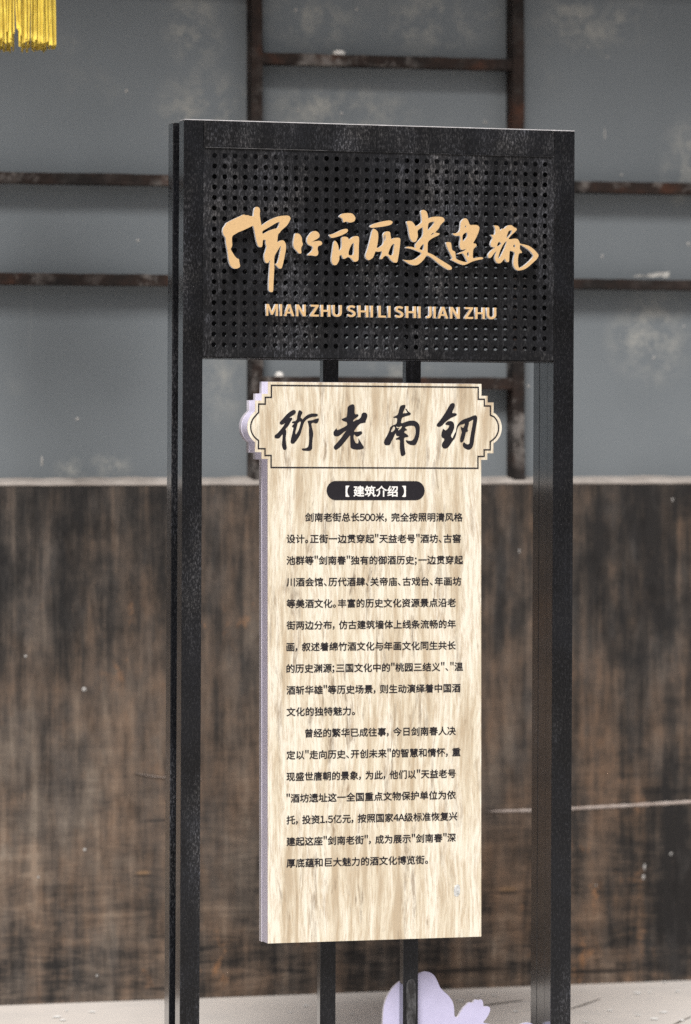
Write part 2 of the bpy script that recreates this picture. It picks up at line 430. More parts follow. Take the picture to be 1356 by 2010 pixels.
o = meshobj('fleck', vs, fs, mat_noisy('white_fleck', (0.72, 0.72, 0.70), (0.85, 0.85, 0.84), 60, bs=0.0), g); tag(o, kind='stuff')

ZL = WALL.inv(678, 951, 0)[1]                      # height of the ledge's lower edge
WX0, WX1 = -7.0, 7.0
wall = empty('building_wall', WALL.M)
tag(wall, 'grey rendered wall above a worn black and brown dado, behind the sign', 'wall')
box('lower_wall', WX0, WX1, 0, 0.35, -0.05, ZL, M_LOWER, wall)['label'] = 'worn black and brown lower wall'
box('upper_wall', WX0, WX1, LED, 0.35, ZL, 4.209, M_GREY, wall)['label'] = 'grey painted upper wall'
# mortar ledge: slightly uneven chamfer
n_ = 280; vs, fs = [], []
for i in range(n_ + 1):
    x = WX0 + (WX1 - WX0) * i / n_
    a = random.uniform(-.0015, .0015); t = random.uniform(-.002, .003); 
    vs += [(x, -0.004, ZL + 0.0015 + a), (x, 0.004, ZL + 0.012 + t), (x, LED + 0.002, ZL + 0.021 + t), (x, -0.001, ZL - 0.002 + a * .4)]
for i in range(n_):
    k = 4 * i
    for a, b_ in ((0, 1), (1, 2), (3, 0)): fs.append((k + a, k + 4 + a, k + 4 + b_, k + b_))
meshobj('ledge', vs, fs, M_LEDGE, wall)
# unseen eave, added to shade the top of the wall: slab, rafters, front board
box('shade_eave', WX0, WX1, -1.27, 0.35, 4.21, 4.27, M_SHADE_EAVE, wall)
box('shade_fascia', WX0, WX1, -1.30, -1.271, 4.11, 4.29, M_SHADE_EAVE, wall)
for i in range(29):
    box('shade_rafter', -6.9 + i * .49, -6.9 + i * .49 + .07, -1.269, LED - .001, 4.12, 4.209, M_SHADE_EAVE, wall)
# lip of a long crack on the right, another on the left
def crack(pts, th):
    vs, fs = [], []
    fine = []
    for i in range(len(pts) - 1):
        for q in range(12):
            t = q / 12; fine.append(tuple(pts[i][k] * (1 - t) + pts[i + 1][k] * t for k in (0, 1)))
    fine.append(pts[-1])
    for i, (u, v) in enumerate(fine):
        x, z = WALL.inv(u, v, 0); t = th * min(1, (i + 1) / 8) * random.uniform(0.7, 1.2)
        vs += [(x, -0.001, z - t), (x, -0.0045, z), (x, -0.001, z + t)]
    for i in range(len(fine) - 1):
        k = 3 * i; fs += [(k, k + 3, k + 4, k + 1), (k + 1, k + 4, k + 5, k + 2)]
    meshobj('crack', vs, fs, M_CRACK, wall)
crack([(955, 1593), (1040, 1591), (1130, 1587), (1240, 1581), (1356, 1574), (1480, 1570)], 0.0048)
crack([(262, 1517), (300, 1524), (345, 1528), (395, 1530)], 0.0009)
# pale specks stuck on both parts of the wall
vs, fs = [], []
def wspeck(u, v, r, asp, d):
    x, z = WALL.inv(u, v, d); k = len(vs); n_ = 8; r *= .8
    for i in range(n_):
        a = 2 * math.pi * i / n_; q = r * random.uniform(.8, 1.15)
        vs.append((x + q * math.cos(a), d - 0.0005, z + q * asp * math.sin(a)))
    vs.append((x, d - 0.003, z))
    for i in range(n_): fs.append((k + i, k + (i + 1) % n_, k + n_))
for (u, v, r, a) in [(165, 1353, .0085, 1), (50, 1288, .005, 1), (166, 1668, .006, 1), (75, 1722, .004, 1), (1265, 1702, .0045, 2.6), (1263, 1722, .0045, 2), (1317, 1676, .005, 1.2),
                  (1170, 1738, .003, 1), (1019, 1082, .003, 2.5), (1320, 981, .003, 2.4), (1342, 640, .004, 1), (880, 1300, .003, 1), (190, 1915, .005, .8)]:
    wspeck(u, v, r, a, -0.0005)
for (u, v, r, a) in [(248, 178, .006, .9), (271, 472, .005, 1), (152, 822, .006, .9), (82, 905, .0045, 4.5), (1182, 503, .004, 1.6), (1220, 344, .0055, 1), (1351, 479, .006, 1),
                  (1187, 262, .003, 7), (700, 18, .005, 1), (580, 20, .006, 1), (1154, 92, .004, 1), (1192, 112, .004, 1), (1140, 30, .004, 1), (1283, 702, .006, .9), (1037, 758, .006, 1), (952, 240, .006, 1),
                  (670, 222, .005, 1), (585, 216, .005, 1)]:
    wspeck(u, v, r, a, LED)
o = meshobj('paint_speck', vs, fs, M_SPECK, wall); tag(o, kind='stuff')

# ------------------------------------------------------------------ timber trellis fixed to the upper wall (one thing)
FD = LED - 0.063                                   # front plane of the timbers
tr = empty('wall_trellis', WALL.M)
tag(tr, 'flaking brown bar grid of two uprights and cross rails fixed to the grey wall', 'trellis')
def wx(u, v): return WALL.inv(u, v, FD)[0]
def wz(u, v): return WALL.inv(u, v, FD)[1]
def wobbly_box(name, x0, x1, z0, z1, y0, y1, along, mat, parent):
    """a bar with slightly uneven edges; along 'x' or 'z'."""
    n_ = max(2, int((x1 - x0 if along == 'x' else z1 - z0) / 0.035)); vs, fs = [], []
    r = lambda: random.uniform(-.0009, .0009)
    for i in range(n_ + 1):
        t = i / n_
        if along == 'x':
            x = x0 + (x1 - x0) * t; vs += [(x, y0 + r(), z0 + r()), (x, y0 + r(), z1 + r()), (x, y1, z1), (x, y1, z0)]
        else:
            z = z0 + (z1 - z0) * t; vs += [(x0 + r(), y0 + r(), z), (x1 + r(), y0 + r(), z), (x1, y1, z), (x0, y1, z)]
    for i in range(n_):
        k = 4 * i
        for a in range(4):
            b_ = (a + 1) % 4; fs.append((k + a, k + b_, k + 4 + b_, k + 4 + a))
    fs += [(3, 2, 1, 0), (4 * n_, 4 * n_ + 1, 4 * n_ + 2, 4 * n_ + 3)]
    me = bpy.data.meshes.new(name); me.from_pydata(vs, [], fs)
    import bmesh
    bm = bmesh.new(); bm.from_mesh(me); bmesh.ops.recalc_face_normals(bm, faces=bm.faces); bm.to_mesh(me); bm.free()
    return linkmesh(name, me, mat, parent, bevel=0.002)
p1a, p1b = wx(494.3, 150), wx(515.8, 150); p2a, p2b = wx(1006.5, 150), wx(1029.5, 150)
BK = LED + 0.0
zb = ZL + 0.010
wobbly_box('upright', p1a, p1b, zb, 4.1, FD, BK, 'z', M_RAIL, tr)
wobbly_box('upright', p2a, p2b, zb, 4.1, FD, BK, 'z', M_RAIL, tr)
def rail(name, x0, x1, ut, vt, vb):
    wobbly_box(name, x0, x1, wz(ut, vb), wz(ut, vt), FD + 0.002, BK, 'x', M_RAIL, tr)
rail('cross_rail', WX0 + .5, p1a - 0.001, 164, 339.5, 361)
rail('cross_rail', WX0 + .5, p1a - 0.001, 164, 537, 559.5)
rail('cross_rail', p2b + 0.001, WX1 - .5, 1240, 357, 379)
rail('cross_rail', p2b + 0.001, WX1 - .5, 1240, 548, 568)
rail('rung', p1b + 0.001, p2a - 0.001, 770, 109.5, 131)
rail('rung', p1b + 0.001, p2a - 0.001, 990, 741, 764)
# rungs above the frame keep the same rhythm
rail('rung', p1b + 0.001, p2a - 0.001, 770, -180, -158)
rail('cross_rail', WX0 + .5, p1a - 0.001, 164, -10 - 60, -48)
rail('cross_rail', p2b + 0.001, WX1 - .5, 1240, -60, -38)

def lump(name, u, v, wpx, hpx, label, seed):
    random.seed(seed)
    px = 11.4 / F; a, h = wpx * px / 2, hpx * px
    x, z = WALL.inv(u, v, FD + 0.018)
    n1, n2 = 5, 12; vs, fs = [], []
    for i in range(n1 + 1):
        ph = math.pi / 2 * i / n1
        for j in range(n2):
            th = 2 * math.pi * j / n2; r = math.cos(ph) ** 0.7 * random.uniform(.85, 1.1) if i < n1 else 0.02
            vs.append((a * r * math.cos(th), 0.014 * r * math.sin(th), h * math.sin(ph) ** .8))
    for i in range(n1):
        for j in range(n2):
            k = i * n2; fs.append((k + j, k + (j + 1) % n2, k + n2 + (j + 1) % n2, k + n2 + j))
    fs.append(tuple(range(n2 - 1, -1, -1)))
    o = meshobj(name, vs, fs, M_PLASTER, None, WALL.M @ Matrix.Translation((x, FD + 0.018, z)), smooth=True)
    tag(o, label, 'debris', 'white lumps lying on the rungs of the wall grid')
lump('plaster_lump', 665, 109.2, 27, 11, 'flat white plaster lump on the high rung above the sign', 3)
lump('plaster_lump', 548, 743.5, 19, 14, 'round white plaster lump on the rung just above the info board', 4)
# dry leaf scrap on the right-hand lower cross rail
random.seed(11)
x, z = WALL.inv(1278, 548, FD + 0.02)
vs, fs = [], []
for i in range(9):
    t = i / 8
    for j in range(3):
        vs.append((-.055 + .11 * t, (j - 1) * .012 * (1.2 - abs(2 * t - 1)) + .002 * random.random(), .003 + .016 * t * (j != 0) + random.uniform(0, .007)))
for i in range(8):
    for j in range(2): k = 3 * i + j; fs.append((k, k + 3, k + 4, k + 1))
lf = meshobj('dry_leaf', vs, fs, mat_noisy('dry_grey_leaf', (0.16, 0.155, 0.15), (0.42, 0.42, 0.40), 40), None, WALL.M @ Matrix.Translation((x, FD + 0.02, z)))
lf.modifiers.new('thickness', 'SOLIDIFY').thickness = 0.0015
tag(lf, 'crumpled pale grey leaf lying on the lower cross rail right of the sign', 'leaf')

# ------------------------------------------------------------------ the sign
sign = empty('sign_stand', SIGN.M)
tag(sign, 'tall black steel sign frame with perforated gold-lettered panel and wood-look info board', 'sign')
S = lambda u, v, d=0.0: SIGN.inv(u, v, d)
D2 = 0.100            # from the front frame to the rear frame
PD = 0.044            # post depth
ZT = S(361, 234.5)[1]
xl0, xl1 = S(361, 600)[0] , S(399.2, 600)[0]
# use mid-height edges: posts lean with the frame
xl0, xl1 = S(358.8, 700)[0], S(397.6, 700)[0]
xr0, xr1 = S(1086.6, 700)[0], S(1126.3, 700)[0]
for yo in (0.0, D2):
    for a, b_ in ((xl0, xl1), (xr0, xr1)):
        p = box('post' if yo == 0 else 'rear_post', a, b_, yo, yo + PD, 0.008, ZT, M_POST, sign, bevel=0.0018)
for a, b_ in ((xl1 - .016, xl1 - .0006), (xr0 + .0006, xr0 + .016)):
    box('spacer', a, b_, PD + .0004, D2 - .0004, 0.05, ZT - .03, M_POST, sign, bevel=0.001)
box('base_plate', xl0 - .04, xl1 + .04, -.03, D2 + PD + .03, 0, 0.008, M_POST, sign)
box('base_plate', xr0 - .04, xr1 + .04, -.03, D2 + PD + .03, 0, 0.008, M_POST, sign)
HB = S(740, 297)[1]     # lower edge of the header beam
PB = S(740, 703.5)[1]   # lower edge of the panel
for yo in (0.0, D2):
    box('header_beam' if yo == 0 else 'rear_beam', xl1 + .0006, xr0 - .0006, yo + 0.0005, yo + PD, HB, ZT - 0.0005, M_HEAD, sign, bevel=0.0015)
    box('bottom_rail', xl1 + .0006, xr0 - .0006, yo + 0.006, yo + PD - .004, PB - .004, PB + .010, M_HEAD, sign, bevel=0.001)

# pale strip standing in for the sky highlight along the front frame's top edge
box('highlight_strip', xl0 + .001, xr1 - .001, 0.0004, PD - .001, ZT - 0.0004, ZT + 0.0014, M_TOP_GLINT, sign)
# perforated sheets
NC, NR = 34, 19
SD = 0.0022
hx0, hz0 = S(421.2, 305, SD); hx1 = S(1070, 322.6, SD)[0]; hz1 = S(419.4, 676.5, SD)[1]
PX, PZ = (hx1 - hx0) / (NC - 1), (hz0 - hz1) / (NR - 1)
RAD = 0.0061
print('pitch', PX, PZ)
def perforated(name, y0, th, gx, gz, nc, nr, x0, x1, z0, z1, parent):
    """gx, gz: the first hole's centre (top left)."""
    vs, fs, mi = [], [], []
    N = 16
    ax, bx = gx - PX / 2, gx + (nc - .5) * PX; az_, bz = gz - (nr - .5) * PZ, gz + PZ / 2
    for (a, b_, c, d) in ((x0, ax, z0, z1), (bx, x1, z0, z1), (ax, bx, z0, az_), (ax, bx, bz, z1)):
        for yy, fl in ((y0, 0), (y0 + th, 1)):
            k = len(vs); vs += [(a, yy, c), (b_, yy, c), (b_, yy, d), (a, yy, d)]
            fs.append((k, k + 1, k + 2, k + 3) if not fl else (k + 3, k + 2, k + 1, k)); mi.append(0)
    ring = []
    for i in range(N):
        a = 2 * math.pi * i / N; c, s_ = math.cos(a), math.sin(a); q = 1 / max(abs(c), abs(s_))
        ring.append((c, s_, c * q, s_ * q))
    for r in range(nr):
        for c_ in range(nc):
            cx, cz = gx + c_ * PX, gz - r * PZ; k = len(vs)
            for yy in (y0, y0 + th):
                for (c, s_, qx, qz) in ring: vs.append((cx + c * RAD, yy, cz + s_ * RAD))
                for (c, s_, qx, qz) in ring: vs.append((cx + qx * PX / 2, yy, cz + qz * PZ / 2))
            for i in range(N):
                j = (i + 1) % N
                fs.append((k + i, k + N + i, k + N + j, k + j)); mi.append(0)
                fs.append((k + 2 * N + j, k + 3 * N + j, k + 3 * N + i, k + 2 * N + i)); mi.append(0)
                fs.append((k + j, k + 2 * N + j, k + 2 * N + i, k + i)); mi.append(1)
    return meshobj(name, vs, fs, [M_SHEET, M_HOLE], parent, midx=mi)
panel = perforated('title_panel', SD, 0.0025, hx0, hz0, NC, NR, xl1 + .0003, xr0 - .0003, PB, HB + 0.001, sign)
# the rear sheet has the same holes, a little out of step with the front ones
cx_, cz_ = hx0 + 26 * PX, hz0 - 18 * PZ
u_, v_ = SIGN.proj(cx_, SD, cz_)
rx, rz = S(u_ + 1.0, v_ + 5.2, D2 + SD)
rgx = rx - 26 * PX; k_ = math.floor((rgx - PX * .6 - xl1) / PX); rgx -= k_ * PX
rgz = rz + 18 * PZ
while rgz + PZ / 2 > HB: rgz -= PZ
nrr = NR
while rgz - (nrr - .5) * PZ < PB: nrr -= 1
ncc = int((xr0 - rgx - PX * .6) / PX) + 1
perforated('rear_panel', D2 + SD, 0.0025, rgx, rgz, ncc, nrr, xl1 + .0003, xr0 - .0003, PB, HB + 0.001, sign)
# thin weld strip under the header beam
box('trim_strip', xl1 + .003, xr0 - .001, -0.0012, SD + .002, HB - .0025, HB + 0.0002, M_HEAD, sign, bevel=0.0006)

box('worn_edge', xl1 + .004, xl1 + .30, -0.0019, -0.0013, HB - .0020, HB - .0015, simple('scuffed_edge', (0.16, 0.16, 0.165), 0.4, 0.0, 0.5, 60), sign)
# inner posts that carry the info board
IB, IE = 0.058, 0.086
for (ua, ub) in ((634.0, 664.5), (796.8, 826.2)):
    a, b_ = S(ua, 730, IB)[0], S(ub, 730, IB)[0]
    box('inner_post', a, b_, IB, IE, 0, ZT - .02, M_INNER, sign, bevel=0.0012)
# dried glue smear low on the right inner post
gx, gz = S(806.5, 1960, IB)
vs, fs = [], []
lp = [(-.011, -.075), (-.0125, .03), (-.009, .043), (0, .049), (.009, .044), (.0125, .03), (.012, -.075)]
me = fill([chaikin([(x * 1.02, z) for x, z in lp], 2)], 0.0012)
sm, n, l, b = newmat('dried_glue'); v = coords(n, l)
l.new(ramp(n, l, noise(n, l, coords(n, l, 1, 1, .4), 60, 7, .7), [(.42, (.012, .012, .013)), (.6, (.07, .072, .076)), (.78, (.22, .22, .23))]), b.inputs['Base Color'])
b.inputs['Roughness'].default_value = .45; bump(n, l, b, noise(n, l, v, 90, 5), .6, .002)
shift(me, gx, IB - .0013, gz)
linkmesh('glue_smear', me, sm, sign)

# ---- raised gold characters, outlines as (x, y) in enlarged photo pixels
def px(origin, sc, pts): return [(origin[0] + x / sc, origin[1] + y / sc) for x, y in pts]
A, B, C3, GS = (430, 395), (640, 395), (860, 395), 6.1636
GOLD = [
 (A, [[(85,265),(140,235),(200,205),(250,183),(300,158),(320,170),(350,168),(372,180),(400,178),(415,190),(418,130),(428,85),(445,68),(470,68),(490,85),(495,120),(490,150),(497,210),(505,255),(514,298),(540,275),(590,240),(650,208),(710,185),(770,175),(830,172),(855,185),(866,210),(850,245),(825,290),(790,320),(750,355),(735,380),(715,395),(708,440),(703,500),(735,478),(765,470),(790,482),(808,520),(810,570),(800,630),(785,700),(770,770),(755,815),(730,815),(700,785),(672,757),(690,758),(708,750),(725,690),(738,620),(750,535),(735,550),(700,610),(672,655),(665,700),(668,800),(662,900),(657,1000),(655,1095),(625,1100),(600,1080),(600,1030),(603,940),(610,850),(614,750),(618,718),(605,722),(598,745),(570,748),(550,720),(545,650),(560,610),(577,550),(560,500),(565,465),(535,465),(528,480),(525,530),(515,555),(490,555),(470,540),(455,490),(440,420),(425,340),(415,300),(400,298),(330,335),(270,360),(225,378),(200,395),(170,410),(155,435),(155,480),(160,530),(150,560),(138,580),(165,625),(190,665),(220,695),(240,697),(245,740),(254,775),(250,800),(210,817),(170,812),(130,770),(115,700),(105,620),(95,560),(82,500),(80,440),(55,410),(42,370),(50,320),(75,290)],
      [(735,248),(725,285),(710,325),(690,328),(640,342),(590,362),(530,398),(520,375),(530,355),(570,335),(620,305),(670,275),(700,258)]]),
 (A, [[(920,388),(960,390),(985,410),(1003,450),(1003,490),(1015,520),(1000,548),(990,570),(997,620),(990,633),(965,632),(940,600),(910,570),(897,530),(900,480),(910,430)],
      [(1120,372),(1155,358),(1190,368),(1215,400),(1215,430),(1190,455),(1150,475),(1118,497),(1150,485),(1200,478),(1235,483),(1250,510),(1235,530),(1195,545),(1190,580),(1202,620),(1195,650),(1170,665),(1130,655),(1100,655),(1068,655),(1085,635),(1120,605),(1135,570),(1130,545),(1100,535),(1070,515),(1060,480),(1070,435),(1095,400)]]),
 (B, [[(155,185),(190,152),(240,143),(310,145),(340,170),(357,205),(345,240),(310,257),(270,255),(245,243),(215,257),(205,240),(200,210),(175,195)],
      [(35,405),(75,400),(130,375),(190,345),(235,332),(262,338),(265,365),(235,390),(180,415),(120,435),(70,445),(50,430)],
      [(105,475),(125,490),(148,535),(155,600),(175,590),(188,560),(190,500),(185,455),(200,430),(235,427),(265,440),(280,470),(320,432),(355,420),(395,425),(400,470),(395,560),(395,650),(390,720),(345,735),(320,710),(300,685),(265,672),(240,690),(210,700),(195,670),(190,650),(160,655),(160,710),(140,750),(125,772),(90,772),(68,740),(65,690),(75,620),(85,550),(92,500)],
      [(335,495),(338,560),(335,640),(320,655),(275,655),(270,620),(285,570),(310,520)]]),
 (B, [[(525,305),(560,280),(620,260),(700,240),(770,230),(805,245),(800,270),(770,290),(700,305),(620,315),(550,322)],
      [(570,330),(595,340),(628,370),(632,430),(625,500),(610,570),(650,555),(690,525),(700,470),(690,420),(695,390),(715,370),(750,362),(775,375),(780,420),(790,465),(820,445),(870,440),(900,450),(895,520),(885,610),(870,700),(860,742),(820,742),(780,705),(745,655),(700,665),(680,700),(652,700),(670,650),(680,600),(640,612),(598,605),(590,625),(570,680),(545,700),(515,715),(480,690),(478,650),(500,590),(520,520),(540,440),(555,370)],
      [(828,505),(820,570),(812,650),(775,657),(750,640),(765,590),(790,535)], [(708,410),(719,405),(719,460),(711,488),(703,450)]]),
 (B, [[(970,245),(1010,237),(1040,245),(1070,280),(1085,310),(1150,265),(1160,250),(1155,180),(1145,120),(1165,105),(1190,105),(1220,130),(1232,180),(1235,210),(1280,190),(1340,185),(1400,190),(1425,205),(1436,235),(1400,270),(1380,290),(1370,320),(1345,350),(1318,378),(1340,382),(1375,388),(1368,408),(1320,430),(1280,450),(1240,480),(1228,510),(1228,600),(1225,620),(1290,645),(1356,690),(1420,730),(1480,765),(1520,795),(1522,820),(1500,832),(1470,825),(1420,795),(1356,750),(1290,690),(1230,655),(1215,655),(1190,695),(1150,740),(1110,770),(1070,777),(1020,765),(980,740),(925,705),(960,712),(1020,715),(1070,705),(1110,680),(1145,650),(1158,625),(1110,605),(1050,580),(985,567),(955,565),(985,548),(1040,552),(1090,570),(1078,540),(1085,510),(1110,485),(1140,455),(1165,430),(1175,390),(1172,330),(1165,310),(1110,350),(1105,370),(1112,420),(1100,460),(1085,490),(1060,495),(1030,475),(1010,430),(1000,360),(990,300)],
      [(1240,260),(1315,240),(1290,290),(1255,330),(1228,360),(1232,300)], [(1262,412),(1295,378),(1308,388),(1285,405)], [(1180,520),(1185,525),(1175,600),(1160,590),(1128,580),(1140,555),(1165,525)]]),
 (C3, [[(270,270),(280,240),(310,208),(345,207),(365,240),(383,290),(430,285),(480,290),(502,320),(490,370),(465,430),(440,475),(420,510),(455,512),(468,535),(450,555),(425,580),(420,620),(418,695),(470,680),(530,675),(548,690),(530,703),(470,712),(410,730),(360,755),(310,775),(250,755),(190,725),(145,705),(178,695),(150,640),(120,580),(90,500),(120,492),(155,500),(160,530),(165,590),(205,610),(210,640),(212,690),(240,710),(300,730),(360,740),(340,700),(315,655),(300,628),(270,635),(222,643),(270,620),(320,597),(340,580),(350,575),(310,585),(285,590),(262,560),(262,510),(270,460),(265,415),(220,420),(190,410),(170,390),(215,388),(255,370),(268,330)],
      [(328,290),(340,300),(330,322),(322,310)], [(345,375),(355,400),(350,435),(300,492),(292,450),(295,410),(320,385)], [(370,612),(372,670),(360,670),(345,640),(352,620)]]),
 (C3, [[(670,293),(710,293),(735,305),(745,340),(755,355),(775,332),(805,330),(830,300),(865,288),(895,292),(915,315),(945,325),(953,345),(930,370),(885,410),(845,458),(885,460),(920,452),(960,455),(980,485),(990,515),(1040,522),(1100,540),(1150,575),(1195,620),(1218,655),(1195,700),(1150,740),(1090,795),(1040,825),(980,840),(945,830),(915,790),(908,740),(915,680),(928,630),(915,610),(865,595),(862,650),(857,735),(835,738),(815,715),(808,690),(790,710),(760,745),(735,753),(705,740),(685,700),(690,650),(708,600),(680,625),(655,660),(640,680),(615,690),(602,665),(612,630),(650,590),(690,557),(650,555),(632,530),(640,490),(660,450),(655,430),(632,405),(668,408),(690,400),(692,350),(685,310)],
      [(895,348),(885,390),(855,425),(825,452),(835,400),(855,355)], [(735,485),(768,510),(745,535),(712,550),(715,520)],
      [(825,480),(828,500),(800,580),(760,660),(735,697),(727,680),(745,610),(775,545),(800,505)], [(930,520),(935,560),(905,550),(910,530)],
      [(995,523),(1040,550),(1100,590),(1145,640),(1155,665),(1120,710),(1060,765),(980,815),(965,770),(965,690),(975,630),(1015,625),(1010,605),(990,585),(987,550)]]),
]
GD, GT = -0.020, 0.010       # front of the characters, their thickness
def place(origin, sc, loops, d, smooth=1):
    return [[S(u, v, d) for u, v in chaikin(px(origin, sc, lp), smooth)] for lp in loops]
for org, loops in GOLD:
    me = fill(place(org, GS, loops, GD), GT); shift(me, 0, GD, 0)
    ch = linkmesh('gold_character', me, [M_GOLD, M_SIDE], panel, midx=front_side(me))
    xs = [q.co.x for q in me.vertices]

GLY = {}
def glyph(c, off=0.0, res=4):
    k = (c, off)
    if k not in GLY:
        cu = bpy.data.curves.new('tmp', 'FONT'); cu.body = c; cu.resolution_u = res; cu.offset = off
        me = curve_mesh(cu)
        co = [tuple(q.co) for q in me.vertices]; fs = [tuple(p.vertices) for p in me.polygons]
        bpy.data.meshes.remove(me)
        GLY[k] = (co, fs)
    return GLY[k]

# raised Latin letters, one object each: bold outlines on a cap height of 1
def stroke(pts, w_):
    L, Rr = [], []
    for i, p in enumerate(pts):
        a = Vector(pts[max(0, i - 1)]); c = Vector(pts[min(len(pts) - 1, i + 1)]); d = (c - a).normalized(); n_ = Vector((-d.y, d.x)) * w_ / 2
        L.append((p[0] + n_.x, p[1] + n_.y)); Rr.append((p[0] - n_.x, p[1] - n_.y))
    return L + Rr[::-1]
def ell(cx, cy, rx, ry, a0, a1, n_=14):
    return [(cx + rx * math.cos(math.radians(a0 + (a1 - a0) * i / n_)), cy + ry * math.sin(math.radians(a0 + (a1 - a0) * i / n_))) for i in range(n_ + 1)]
CAPS = {
 'I': (.17, [[(0,0),(.17,0),(.17,1),(0,1)]]),
 'L': (.54, [[(0,0),(.54,0),(.54,.16),(.18,.16),(.18,1),(0,1)]]),
 'H': (.74, [[(0,0),(.18,0),(.18,.42),(.56,.42),(.56,0),(.74,0),(.74,1),(.56,1),(.56,.58),(.18,.58),(.18,1),(0,1)]]),
 'Z': (.66, [[(0,0),(.66,0),(.66,.16),(.24,.16),(.65,.88),(.65,1),(.04,1),(.04,.84),(.41,.84),(0,.12)]]),
 'N': (.76, [[(0,0),(.17,0),(.17,.68),(.56,0),(.76,0),(.76,1),(.59,1),(.59,.34),(.20,1),(0,1)]]),
 'M': (.94, [[(0,0),(.165,0),(.165,.68),(.40,.10),(.54,.10),(.775,.68),(.775,0),(.94,0),(.94,1),(.73,1),(.47,.34),(.21,1),(0,1)]]),
 'A': (.82, [[(0,0),(.18,0),(.25,.23),(.57,.23),(.64,0),(.82,0),(.51,1),(.31,1)],[(.295,.375),(.525,.375),(.41,.74)]]),
 'U': (.73, [stroke([(.09,1)] + [(.09,.5)] + ell(.365,.36,.275,.275,180,360) + [(.64,.5),(.64,1)], .18)]),
 'J': (.46, [stroke([(.37,1),(.37,.5)] + ell(.185,.33,.185,.245,0,-125), .18)]),
 'S': (.62, [stroke([(.55,.84)] + ell(.32,.725,.22,.195,55,230) + [(.33,.525)] + ell(.30,.285,.22,.20,60,-125) + [(.05,.16)], .17)]),
}
def latin():
    words = [('MIAN', 522.5, 600), ('ZHU', 609, 671), ('SHI', 681.5, 732), ('LI', 742.5, 766.5), ('SHI', 775.5, 825.5), ('JIAN', 835.5, 902.5), ('ZHU', 912, 974)]
    for wd, ua, ub in words:
        tot = sum(CAPS[c][0] for c in wd) + .16 * (len(wd) - 1)
        xa = S(ua, 610, GD)[0]; xb = S(ub, 610, GD)[0]; kx = (xb - xa) / tot
        zt = S(740, 600.2, GD)[1]; zb_ = S(740, 623, GD)[1]
        pen = 0
        for c in wd:
            me = fill([[(xa + (x + pen) * kx, zb_ + y * (zt - zb_)) for x, y in lp] for lp in CAPS[c][1]], GT)
            shift(me, 0, GD, 0)
            linkmesh('gold_letter', me, [M_GOLD, M_SIDE], panel, midx=front_side(me))
            pen += CAPS[c][0] + .16
latin()

# ---- information board
BD, BT = -0.012, 0.070
board = empty('info_board', None, sign)
LFT = [(525.7, 750), (525.7, 773.5), (513.5, 773.5), (513.5, 786.7), (500.5, 787), (500.5, 808)]
LFB = [(500.5, 868), (500.5, 888), (513.5, 888.3), (513.5, 901), (525.7, 901.5), (525.4, 1852.2)]
RTB = [(944.5, 1838.2), (944.7, 902.4), (956.6, 902.2), (956.6, 889.2), (968.5, 889), (968.5, 870.4)]
RTT = [(968.5, 809), (968.5, 789.5), (956.6, 789.2), (956.6, 776.4), (944.7, 776.4), (944.7, 753)]
def arc(a, m, b, n=14):
    """circle through three points"""
    ax, ay = a; bx, by = m; cx, cy = b
    d = 2 * (ax * (by - cy) + bx * (cy - ay) + cx * (ay - by))
    ux = ((ax**2 + ay**2) * (by - cy) + (bx**2 + by**2) * (cy - ay) + (cx**2 + cy**2) * (ay - by)) / d
    uy = ((ax**2 + ay**2) * (cx - bx) + (bx**2 + by**2) * (ax - cx) + (cx**2 + cy**2) * (bx - ax)) / d
    r = math.hypot(ax - ux, ay - uy); t0 = math.atan2(ay - uy, ax - ux); t2 = math.atan2(cy - uy, cx - ux); tm = math.atan2(by - uy, bx - ux)
    def norm(t, ref, s): 
        while (t - ref) * s < 0: t += s * 2 * math.pi
        return t
    for s in (1, -1):
        e = norm(t2, t0, s); q = norm(tm, t0, s)
        if abs(q - t0) < abs(e - t0): break
    return [(ux + r * math.cos(t0 + (e - t0) * i / n), uy + r * math.sin(t0 + (e - t0) * i / n)) for i in range(1, n)]
SB = lambda u, v, d=BD: S(u, v, d)
# square the outline up: work in board axes, snap columns and rows
def mp(pts): return [SB(*q) for q in pts]
OUT = mp(LFT) + arc(SB(500.5, 808), SB(485.2, 838), SB(500.5, 868)) + mp(LFB) + mp(RTB) + arc(SB(968.5, 870.4), SB(984.8, 839), SB(968.5, 809)) + mp(RTT)
def snap(P):
    P = [list(q) for q in P]
    for k in (0, 1):
        idx = sorted(range(len(P)), key=lambda i: P[i][k])
        i = 0
        arcs = set(range(len(LFT), len(LFT) + 13)) | set(range(len(LFT) + 13 + 12, len(LFT) + 13 + 12 + 13))
        idx = [i_ for i_ in idx if i_ not in arcs]
        while i < len(idx):
            j = i
            while j + 1 < len(idx) and P[idx[j + 1]][k] - P[idx[j]][k] < 0.0035: j += 1
            mval = sum(P[q][k] for q in idx[i:j + 1]) / (j + 1 - i)
            for q in idx[i:j + 1]: P[q][k] = mval
            i = j + 1
    return [tuple(q) for q in P]
OUT = snap(OUT)
me = fill([OUT], 0.002); shift(me, 0, BD, 0)
face = linkmesh('face_panel', me, [M_VENEER, mat_edge('veneer_edge', (0.62, 0.50, 0.42), 0.3)], board, midx=front_side(me))
me = fill([OUT], 0.048); shift(me, 0, BD + 0.0021, 0); linkmesh('board_core', me, M_EDGE, board)
